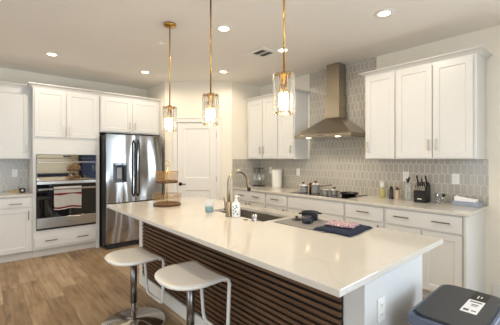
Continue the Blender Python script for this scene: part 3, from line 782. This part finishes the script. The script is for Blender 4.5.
# ------------------------------------------------------------------ island
IX0, IX1, IY0, IY1 = .995, 2.114, .64, 3.46
FX = 1.36   # front of the knee wall
SX0, SX1, SY0, SY1 = 1.64, 1.99, 1.73, 2.45
c = thing('kitchen_island', 'white kitchen island clad with dark walnut slats under a cream top', 'island', (1.7, 2.05, 0))
def isl(f): 
    bm = BM(); f(bm); bmesh.ops.translate(bm, verts=bm.verts, vec=(-1.7, -2.05, 0)); return bm
EY0, EY1 = .74, 3.43
def kw(bm):
    box(bm, FX, 1.575, EY0, EY1, 0, .883, .002)
obj('knee_wall', isl(kw), M_WALLG, c)
def eb(bm):
    box(bm, 1.576, 2.08, EY0 + .006, EY0 + .024, 0, .883, .001); box(bm, 1.576, 2.08, EY1 - .024, EY1 - .006, 0, .883, .001)
    box(bm, 1.576, 2.06, EY0 + .024, EY1 - .024, .1, .118); 
obj('end_panel', isl(eb), M_CAB, c)
def cf(bm): box(bm, 2.06, 2.078, EY0 + .024, EY1 - .024, .115, .883); box(bm, 2.0, 2.018, EY0 + .024, EY1 - .024, 0, .1)
obj('cabinet_front', isl(cf), M_CAB, c)
ys = [EY0 + .03 + i * (EY1 - EY0 - .06) / 5 for i in range(6)]
for i in range(5):
    bm = BM(); panelled(bm, ys[i] + .006, ys[i + 1] - .006, .13, .87, -.02, -.0005, [(ys[i] + .06, ys[i + 1] - .06, .185, .815)], .009, .006)
    d = obj('door', bm, M_CAB, c); d.rotation_euler = (0, 0, PI / 2); d.location = (2.0785 - 1.7, -2.05, 0)
def bk(bm): box(bm, FX - .012, FX - .0005, .853, 3.341, .115, .883)
obj('slat_backing', isl(bk), M_BLK, c)
def sl(bm):
    z = .87
    k = 0
    while z - .028 > .118:
        box(bm, FX - .0255, FX - .0125, .855, 3.340, z - .0228, z, .001); z -= .039
obj('slat_panel', isl(sl), M_SLAT, c)
obj('end_trim', isl(lambda bm: box(bm, FX - .028, FX - .0005, 3.342, 3.425, .1125, .883, .001)), M_TRIM, c)
def bb(bm): box(bm, FX - .030, FX - .0005, EY0, EY1, 0, .112, .003)
obj('baseboard', isl(bb), M_TRIM, c)
outlet((1.515, EY0 - .0005, .64), 0, 'white outlet on the right end of the island, above the bin')
# top with a sink cut-out
bm = BM(); t = bmesh.new()
xs = [IX0, SX0, SX1, IX1]; yy = [IY0, SY0, SY1, IY1]
vv = {(i, j, k): t.verts.new((xs[i], yy[j], z)) for i in range(4) for j in range(4) for k, z in enumerate((.884, .914))}
for i in range(3):
    for j in range(3):
        if (i, j) == (1, 1): continue
        t.faces.new([vv[(i, j, 1)], vv[(i + 1, j, 1)], vv[(i + 1, j + 1, 1)], vv[(i, j + 1, 1)]])
        t.faces.new([vv[(i, j, 0)], vv[(i, j + 1, 0)], vv[(i + 1, j + 1, 0)], vv[(i + 1, j, 0)]])
for k in range(3):
    for (a, b_) in (((k, 0), (k + 1, 0)), ((k, 3), (k + 1, 3)), ((0, k), (0, k + 1)), ((3, k), (3, k + 1))):
        t.faces.new([vv[a + (0,)], vv[b_ + (0,)], vv[b_ + (1,)], vv[a + (1,)]])
for a, b_ in (((1, 1), (2, 1)), ((2, 1), (2, 2)), ((2, 2), (1, 2)), ((1, 2), (1, 1))):
    t.faces.new([vv[a + (0,)], vv[b_ + (0,)], vv[b_ + (1,)], vv[a + (1,)]])
bmesh.ops.recalc_face_normals(t, faces=t.faces)
merge(bm, t)
o = tag(obj('island_countertop', bm, M_QTZ), 'large polished cream quartz island countertop with an undermount sink cut-out', 'countertop')
md_ = o.modifiers.new('bevel', 'BEVEL'); md_.width = .003; md_.segments = 2; md_.limit_method = 'ANGLE'
c = thing('kitchen_sink', 'undermount stainless sink in the island behind the faucet', 'sink', ((SX0 + SX1) / 2, (SY0 + SY1) / 2, .883))
bm = BM(); hx, hy = (SX1 - SX0) / 2 + .004, (SY1 - SY0) / 2 + .004
P0 = rrect(-hx - .02, hx + .02, -hy - .02, hy + .02, .03); P1 = rrect(-hx, hx, -hy, hy, .03); P2 = rrect(-hx + .008, hx - .008, -hy + .008, hy - .008, .03)
rings = [[bm.verts.new((x, y, z)) for x, y in P] for P, z in ((P0, -.0005), (P1, -.0005), (P2, -.21))]
for A, B in zip(rings, rings[1:]):
    for i in range(len(A)): bm.faces.new([A[i], A[(i + 1) % len(A)], B[(i + 1) % len(A)], B[i]])
bm.faces.new(rings[-1]); bmesh.ops.solidify(bm, geom=list(bm.faces), thickness=.0015); obj('basin', bm, M_SINK, c)
bm = BM(); lathe(bm, [(0, -.2085), (.045, -.2085), (.04, -.205), (0, -.206)], .05, 0, 24); obj('drain', bm, M_STEELS, c)
# faucet
c = thing('faucet', 'tall brushed nickel gooseneck pull-down faucet on the island', 'faucet', (1.575, 2.085, T))
bm = BM(); lathe(bm, [(0, 0), (.030, 0), (.030, .004), (.024, .010), (.0235, .12), (.018, .125), (0, .125)], seg=28); obj('faucet_body', bm, M_NICKEL, c)
bm = BM(); tube(bm, [(0, 0, .12), (0, 0, .2)] + [(.105 - .105 * math.cos(PI * k / 24), 0, .275 + .105 * math.sin(PI * k / 24)) for k in range(24)] + [(.2125, 0, .26), (.222, 0, .22)], .0145, 16); sp_ = obj('spout', bm, M_NICKEL, c)
bm = BM(); tube(bm, [(.2150, 0, .285), (.2225, 0, .24), (.227, 0, .205)], .018, 16); sh = obj('spray_head', bm, M_NICKEL, sp_)
bm = BM(); tube(bm, [(.2272, 0, .2045), (.2277, 0, .2)], .0165, 16); obj('spray_face', bm, M_BLK, sh)
bm = BM(); tube(bm, [(0, .02, .055), (0, .052, .055)], .016, 16); tube(bm, [(0, .045, .055), (-.012, .052, .155)], .0055, 10); obj('lever_handle', bm, M_NICKEL, c)
# soap dispenser
c = thing('hand_soap_bottle', 'white hand soap pump bottle with blue print beside the faucet', 'bottle', (1.60, 2.015, T))
bm = BM(); lathe(bm, [(0, 0), (.032, 0), (.035, .006), (.035, .10), (.03, .118), (.013, .128), (.013, .132), (0, .132)]); sb = obj('bottle_body', bm, M_WHITE, c)
bm = BM()
for k, (a_, z_) in enumerate(((200, .035), (225, .05), (215, .075), (240, .085), (190, .09), (250, .03), (230, .10), (195, .06))):
    t = bmesh.new(); box(t, -.006, .006, -.0006, .0006, -.006, .008, .0004)
    merge(bm, t, 0, Matrix.Rotation(R(a_ + 90), 4, 'Z') @ Matrix.Translation((0, -.0352, z_)) @ Matrix.Rotation(R(40 * k), 4, 'Y'))
obj('blue_motif', bm, M_BLUE, sb)
bm = BM(); lathe(bm, [(0, .132), (.015, .132), (.015, .145), (.005, .147), (.005, .165), (.012, .167), (.012, .176), (0, .178)], seg=16); box(bm, -.004, .038, -.005, .005, .167, .175, .002); obj('pump', bm, M_WHITE, c)
c = thing('air_gap_cap', 'short silver air gap cap standing by the front edge of the sink', 'cap', (1.605, 1.79, T))
bm = BM(); lathe(bm, [(0, 0), (.03, 0), (.03, .004), (.021, .007), (.021, .045), (.018, .052), (0, .053)], seg=24); obj('cap_body', bm, M_STEELS, c)
c = thing('disposal_button', 'flat bronze disposal button in the island top near the sink', 'button', (1.575, 1.865, T))
bm = BM(); lathe(bm, [(0, 0), (.02, 0), (.02, .004), (.012, .006), (0, .006)], seg=24); obj('button_disc', bm, M_NICKEL, c)
# candle / tumbler
c = thing('candle_tumbler', 'clear glass tumbler with a teal lower half on the island', 'tumbler', (1.565, 2.365, T))
bm = BM(); lathe(bm, [(0, .004), (.034, .004), (.036, .01), (.0375, .05), (0, .05)]); obj('teal_wax', bm, M_TEAL, c)
bm = BM(); lathe(bm, [(0, 0), (.036, 0), (.0395, .006), (.042, .105), (.0395, .105), (.0385, .052), (.037, .006), (.034, .0035), (0, .0035)]); obj('glass_wall', bm, M_THIN, c)
# tiered stand
c = thing('tiered_basket_stand', 'two-tier amber glass basket stand with wooden trays on the island', 'basket stand', (1.46, 3.00, T))
def tier(z, r, h):
    bm = BM(); lathe(bm, [(0, z), (r * .92, z), (r * .94, z + .006), (r * .94, z + .022), (r * .9, z + .024), (r * .88, z + .014), (0, z + .014)]); tr = obj('wooden_tray', bm, M_WOODB, c)
    bm = BM(); lathe(bm, [(r * .945, z + .004), (r, z + h), (r - .003, z + h), (r * .945 - .003, z + .024)], close=True); obj('glass_basket', bm, M_AMBER, c)
    bm = BM(); pts = [(r * math.cos(a), r * math.sin(a), z + h) for a in [2 * PI * k / 40 for k in range(40)]]; tube(bm, pts, .0025, 6, closed=True); obj('rim', bm, M_BRASS, c)
tier(.0, .148, .115); tier(.235, .12, .115)
bm = BM(); tube(bm, [(0, 0, .014), (0, 0, .41)], .005); obj('pole', bm, M_BRASS, c)
bm = BM(); pts = [(.027 * math.cos(a) * .707, -.027 * math.cos(a) * .707, .437 + .027 * math.sin(a)) for a in [2 * PI * k / 24 for k in range(24)]]; tube(bm, pts, .003, 8, closed=True); obj('ring_handle', bm, M_BRASS, c)
# mat, cloth, pots
bm = BM(); prism(bm, rrect(1.685, 2.02, 1.20, 1.665, .01), T, T + .004); tag(obj('placemat', bm, M_GREYMAT), 'grey woven placemat on the island under the dark pot', 'placemat')
T2 = T + .0045
pot('casserole_pot', 'dark two-handled pot on the grey placemat', 1.955, 1.525, .064, .062, M_POTB, lid=False, hd=R(50), z=T2)
c = thing('espresso_cup', 'small black cup in front of the dark pot on the placemat', 'cup', (1.825, 1.455, T2))
bm = BM(); lathe(bm, [(0, 0), (.03, 0), (.035, .006), (.037, .055), (.034, .055), (.032, .008), (0, .006)], seg=24); obj('cup_body', bm, M_POTB, c)
bm = BM(); tube(bm, fillet([(.0, -.034, .045), (.0, -.06, .042), (.0, -.055, .012), (.0, -.033, .015)], .014), .004, 8); obj('handle', bm, M_POTB, c)
c = thing('pot_lid', 'small round black lid lying on the placemat left of the pot', 'lid', (1.865, 1.585, T2))
bm = BM(); lathe(bm, [(0, 0), (.036, 0), (.038, .006), (.02, .014), (0, .016)], seg=24); obj('lid_disc', bm, M_POTB, c)
bm = BM(); lathe(bm, [(.005, .014), (.005, .022), (.012, .024), (.012, .031), (0, .033)], seg=14); obj('knob', bm, M_POTB, c)
def cloth(name, label, cat, cx, cy, w, d, z, h, m, rz, seed, wav=.004, n=22):
    rnd = random.Random(seed); bm = BM(); g = []
    for i in range(n + 1):
        row = []
        for j in range(n + 1):
            u, v = i / n - .5, j / n - .5
            e = min(.5 - abs(u), .5 - abs(v)) * 2
            zz = h * min(1, .25 + e * 8) + wav * (math.sin(9 * u + seed) * math.cos(11 * v + 2 * seed)) * min(1, e * 4) + wav * .4
            row.append(bm.verts.new((u * w + .006 * math.sin(7 * v + seed), v * d + .006 * math.sin(6 * u), max(.001, zz))))
        g.append(row)
    for i in range(n):
        for j in range(n): f = bm.faces.new([g[i][j], g[i + 1][j], g[i + 1][j + 1], g[i][j + 1]]); f.smooth = True
    ex = bmesh.ops.extrude_face_region(bm, geom=list(bm.faces))
    for v in [v for v in ex['geom'] if isinstance(v, bmesh.types.BMVert)]: v.co.z = 0
    o = tag(obj(name, bm, m), label, cat); o.location = (cx, cy, z); o.rotation_euler = (0, 0, rz); return o
cloth('navy_towel', 'folded navy blue towel on the island beside the placemat', 'towel', 1.875, 1.175, .34, .27, T2 + .0002, .012, M_NAVY, R(4), 2)
cloth('folded_cloth', 'folded pink and white floral cloth on top of the navy towel', 'cloth', 1.88, 1.195, .13, .20, T2 + .021, .014, M_PINK, R(8), 5)

# ------------------------------------------------------------------ bar stools
def stool(x, y, seat_z, rz, label, hw0=.213):
    c = thing('bar_stool', label, 'stool', (x, y, 0), rz, 'bar stools at the island')
    bm = BM(); lathe(bm, [(0, .0), (.262, .0), (.264, .006), (.258, .012), (.05, .022), (.034, .03), (0, .03)], seg=56); obj('base', bm, M_BASE, c)
    bm = BM(); lathe(bm, [(0, .03), (.019, .03), (.019, seat_z - .10), (0, seat_z - .10)], seg=24); obj('inner_post', bm, M_CHROME, c)
    bm = BM(); lathe(bm, [(0, .17 + seat_z - .58), (.0265, .17 + seat_z - .58), (.0265, seat_z - .026), (0, seat_z - .026)], seg=24); obj('outer_post', bm, mat('brushed_post', (128, 124, 122), .28, 1.0), c)
    # seat shell: D plan with waterfall front
    prof = [(-.205 + .325 * k / 22, 0.0) for k in range(23)]
    rr = .05
    for k in range(1, 7): a = R(72) * k / 6; prof.append((.12 + rr * math.sin(a), -rr * (1 - math.cos(a))))
    bm = BM(); top, bot = [], []; nu = 16; th = .026
    for k, (px, pz) in enumerate(prof):
        if px < -.01: q = (-.01 - px) / .195; h = hw0 * max(0.02, (1 - min(1, q) ** 2.4)) ** (1 / 2.4)
        else: h = hw0 - .022 * max(0, (px + .01)) / .16
        if k >= 23: a = R(72) * (k - 22) / 6; nx_, nz_ = math.sin(a), math.cos(a)
        else: nx_, nz_ = 0, 1
        dish = -.006
        top.append([bm.verts.new((px, h * (2 * i / nu - 1), pz + seat_z + dish * (1 - (2 * i / nu - 1) ** 2))) for i in range(nu + 1)])
        bot.append([bm.verts.new((px - nx_ * th, h * .98 * (2 * i / nu - 1), pz + seat_z - nz_ * th + dish * (1 - (2 * i / nu - 1) ** 2))) for i in range(nu + 1)])
    for G in (top, bot):
        for a, b2 in zip(G, G[1:]):
            for i in range(nu): f = bm.faces.new([a[i], a[i + 1], b2[i + 1], b2[i]]); f.smooth = True
    for k in range(len(prof) - 1):
        for i in (0, nu): bm.faces.new([top[k][i], top[k + 1][i], bot[k + 1][i], bot[k][i]])
    for k in (0, -1):
        for i in range(nu): bm.faces.new([top[k][i], top[k][i + 1], bot[k][i + 1], bot[k][i]])
    obj('seat', bm, M_SEAT, c)
    # ribbon frame round the seat edge, over the front and down to a foot rail
    bm = BM()
    pts = []
    zf = seat_z - .004
    half = [(-.01 + .0 , hw0)]
    arc = []
    for k in range(0, 25):
        q = 1 - k / 24.0; xx = -.01 - .195 * q; h = hw0 * (max(0, 1 - q ** 2.4)) ** (1 / 2.4); arc.append((xx, h))
    foot = seat_z - .43
    rail = [Vector((.185, .150, zf - .05)), Vector((.197, .150, foot)), Vector((.197, -.150, foot)), Vector((.185, -.150, zf - .05))]
    left = [Vector((a_, h + .002, zf - .009)) for a_, h in arc] + []
    pp = left[:-1] + [Vector((x_, hw0 - .012 * (x_ + .01) / .13, zf - .009)) for x_ in (.0, .04, .08, .12)]
    pp += [Vector((.12 + .058 * math.sin(R(15 * k)), hw0 - .012 - .012 * k / 6, zf - .009 - .058 * (1 - math.cos(R(15 * k))))) for k in range(1, 7)]
    down = fillet([Vector((.180, hw0 - .03, zf - .11)), Vector((.190, .152, foot)), Vector((.190, -.152, foot)), Vector((.180, -hw0 + .03, zf - .11))], .05, 6)
    mir = [Vector((p.x, -p.y, p.z)) for p in reversed(pp)]
    path = pp + down + mir[:-1]
    rs = circ(1, 8); sweep(bm, path, [(.0125 * math.cos(a), .0125 * math.sin(a)) for a in [2 * PI * k / 12 for k in range(12)]], closed=True)
    obj('frame', bm, M_FRAME, c)
    return c
stool(.977, 2.635, .585, R(2), 'white bar stool farther along the island with its round steel base in view')
stool(1.035, 1.785, .652, R(-2), 'white bar stool nearer the camera, its base cut off by the frame')

# ------------------------------------------------------------------ bin
BZ = .66
c = thing('trash_bin', 'dark grey-lidded rectangular step bin beside the right end of the island', 'bin', (1.815, .485, 0), R(.5))
bx0, bx1, by0, by1 = -.265, .275, -.165, .15
bm = BM(); prism(bm, rrect(bx0 + .012, bx1 - .012, by0 + .012, by1 - .012, .05), .02, BZ - .055, bev=.004); obj('bin_body', bm, M_BINB, c)
bm = BM(); prism(bm, rrect(bx0 + .02, bx1 - .02, by0 + .02, by1 - .02, .045), 0, .02); obj('base_ring', bm, M_BLK, c)
bm = BM()
P = [(0, .035), (0, .035), (.004, .033), (.016, .03), (.017, .03)]
zs = [BZ - .054, BZ - .014, BZ - .009, BZ - .008, BZ - .012]
rings = [[bm.verts.new((x, y, z)) for x, y in rrect(bx0 + p, bx1 - p, by0 + p, by1 - p, q)] for (p, q), z in zip(P, zs)]
for A, B in zip(rings, rings[1:]):
    for i in range(len(A)): bm.faces.new([A[i], A[(i + 1) % len(A)], B[(i + 1) % len(A)], B[i]])
bm.faces.new(rings[0]); bm.faces.new(rings[-1]); obj('rim', bm, M_BINB, c)
bm = BM(); prism(bm, rrect(bx0 + .021, bx1 - .012, by0 + .020, by1 - .020, .05, 8), BZ - .0118, BZ + .0022, bev=.004); ld = obj('lid', bm, M_BIN, c)
bm = BM(); box(bm, .118, .243, -.09, -.022, BZ + .0023, BZ + .003); bl = obj('black_label', bm, M_BLK, ld)
for q4 in ((.15, .195, -.052, -.046), (.165, .19, -.066, -.060)):
    bm = BM(); box(bm, *q4, BZ + .003, BZ + .0033); obj('label_print', bm, M_WHITE, bl)
bm = BM(); box(bm, -.06, .1175, -.09, -.022, BZ + .0023, BZ + .003); wl = obj('white_label', bm, M_PAPER, ld)
for (a_, b2, c_, d_) in ((.085, .100, -.082, -.032), (.050, .062, -.075, -.045), (.032, .040, -.072, -.048), (-.042, -.018, -.052, -.030), (-.034, -.022, -.082, -.062)):
    bm = BM(); box(bm, a_, b2, c_, d_, BZ + .003, BZ + .0033); obj('label_print', bm, M_GREYP, wl)
bm = BM(); tube(bm, [(bx1 + .004, -.025, BZ - .018), (bx1 + .004, .025, BZ - .018)], .014, 12); obj('hinge', bm, M_BIN, c)
bm = BM(); box(bm, bx0 - .05, bx0 + .02, -.07, .05, .012, .026, .004); obj('pedal', bm, M_STEELS, c)

# ------------------------------------------------------------------ ceiling things
def spot(loc, power, size=R(176)):
    l = bpy.data.lights.new('lamp', 'SPOT'); l.energy = power; l.color = (1.0, .87, .69); l.spot_size = size; l.spot_blend = .45; l.shadow_soft_size = .05
    o = bpy.data.objects.new('lamp', l); C.objects.link(o); o.location = loc; return o
cans = [(.676, 4.645, 'recessed ceiling light farthest left, above the wall ovens'), (1.90, 4.65, 'recessed ceiling light in front of the refrigerator'),
        (1.88, 2.57, 'recessed ceiling light between the second and third pendants, nearest the middle of the island'), (2.80, 3.84, 'recessed ceiling light farthest back near the pantry door'),
        (2.80, 2.60, 'recessed ceiling light in line with the range hood, beside the vent'), (2.80, 1.33, 'recessed ceiling light at right, above the counter aisle')]
proto = None
for x, y, lb in cans:
    if proto is None:
        proto = thing('recessed_light', lb, 'ceiling light', (x, y, CEIL - .0005), group='recessed ceiling lights')
        bm = BM(); lathe(bm, [(.052, 0), (.088, 0), (.088, -.004), (.083, -.007), (.056, -.007), (.052, -.004)], seg=36, close=True); obj('trim_ring', bm, M_WHITE, proto)
        bm = BM(); lathe(bm, [(0, -.0045), (.0515, -.0045)], seg=36); obj('diffuser', bm, M_LED, proto, recalc=False)
    else:
        q = copy_tree(proto); q.location = (x, y, CEIL - .0005); q['label'] = lb
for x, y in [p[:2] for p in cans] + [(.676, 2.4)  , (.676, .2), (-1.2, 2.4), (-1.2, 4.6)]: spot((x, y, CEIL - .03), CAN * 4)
# pendants
def pendant(x, y, label):
    c = thing('pendant_light', label, 'pendant light', (x, y, 0), 0, 'brass and crystal pendants over the island')
    bm = BM(); lathe(bm, [(0, CEIL - .001), (.062, CEIL - .001), (.062, CEIL - .018), (.057, CEIL - .024), (.012, CEIL - .028), (0, CEIL - .028)], seg=36); obj('ceiling_plate', bm, M_BRASS, c)
    bm = BM(); tube(bm, [(0, 0, 1.925), (0, 0, CEIL - .026)], .0065, 10); obj('rod', bm, M_BRASS, c)
    bm = BM(); lathe(bm, [(0, 1.93), (.020, 1.93), (.024, 1.915), (.058, 1.912), (.058, 1.905), (.022, 1.902), (.022, 1.86), (0, 1.86)], seg=32); obj('cap', bm, M_BRASS, c)
    bm = BM(); lathe(bm, [(.052, 1.678), (.0565, 1.678), (.0565, 1.682), (.052, 1.682)], seg=36, close=True); obj('bottom_ring', bm, M_BRASS, c)
    for k in range(10):
        a = 2 * PI * k / 10; bm = BM(); box(bm, -.0055, .0055, -.0145, .0145, 1.672, 1.918, .0035, seg=1)
        o = obj('crystal_panel', bm, M_CRYST, c); o.rotation_euler = (0, 0, a); o.location = (.062 * math.cos(a), .062 * math.sin(a), 0)
    for k in range(3):
        a = 2 * PI * k / 3 + .4; bx, by = .020 * math.cos(a), .020 * math.sin(a)
        bm = BM(); lathe(bm, [(0, 1.695), (.006, 1.70), (.0105, 1.73), (.0105, 1.78), (.008, 1.803), (0, 1.806)], bx, by, 14); obj('bulb', bm, M_BULB, c)
        bm = BM(); lathe(bm, [(0, 1.8062), (.009, 1.8062), (.009, 1.860), (0, 1.860)], bx, by, 14); obj('candle_sleeve', bm, M_BRASS, c)
    l = bpy.data.lights.new('pendant_lamp', 'POINT'); l.energy = BULB * 4; l.color = (1, .78, .5); l.shadow_soft_size = .03
    lo = bpy.data.objects.new('pendant_lamp', l); C.objects.link(lo); lo.location = (x, y, 1.65)
pendant(1.412, 2.84, 'brass crystal pendant at the far end of the island, leftmost of three')
pendant(1.394, 2.085, 'middle brass crystal pendant, hanging in front of the pantry door')
pendant(1.40, 1.29, 'brass crystal pendant nearest the camera, hanging left of the range hood')
# vent
c = thing('ceiling_vent', 'white square ceiling air vent with dark louvres beside a recessed light', 'vent', (2.68, 2.835, CEIL - .001))
bm = BM()
for a in ((-.155, .155, -.155, -.095), (-.155, .155, .095, .155), (-.155, -.095, -.095, .095), (.095, .155, -.095, .095), (-.008, .008, -.095, .095)): box(bm, a[0], a[1], a[2], a[3], -.009, 0, .002)
obj('vent_frame', bm, M_WHITE, c)
bm = BM(); box(bm, -.095, .095, -.095, .095, -.002, -.0005); obj('backing', bm, mat('vent_shadow_grey', (120, 118, 114), .7), c)
bm = BM()
for k in range(9):
    y = -.085 + k * .0212
    prism(bm, [(y - .007, -.008), (y - .005, -.008), (y + .007, -.003), (y + .005, -.003)], -.095, .095, axis='x')
obj('louvre', bm, mat('vent_grey', (170, 168, 162), .5), c)
bm = BM(); lathe(bm, [(0, CEIL - .001), (.035, CEIL - .001), (.035, CEIL - .006), (.028, CEIL - .010), (0, CEIL - .011)], 1.557, 3.38, 24)
tag(obj('sprinkler_cover', bm, M_CEIL), 'small round painted cap on the ceiling left of the far pendant plate', 'cap')
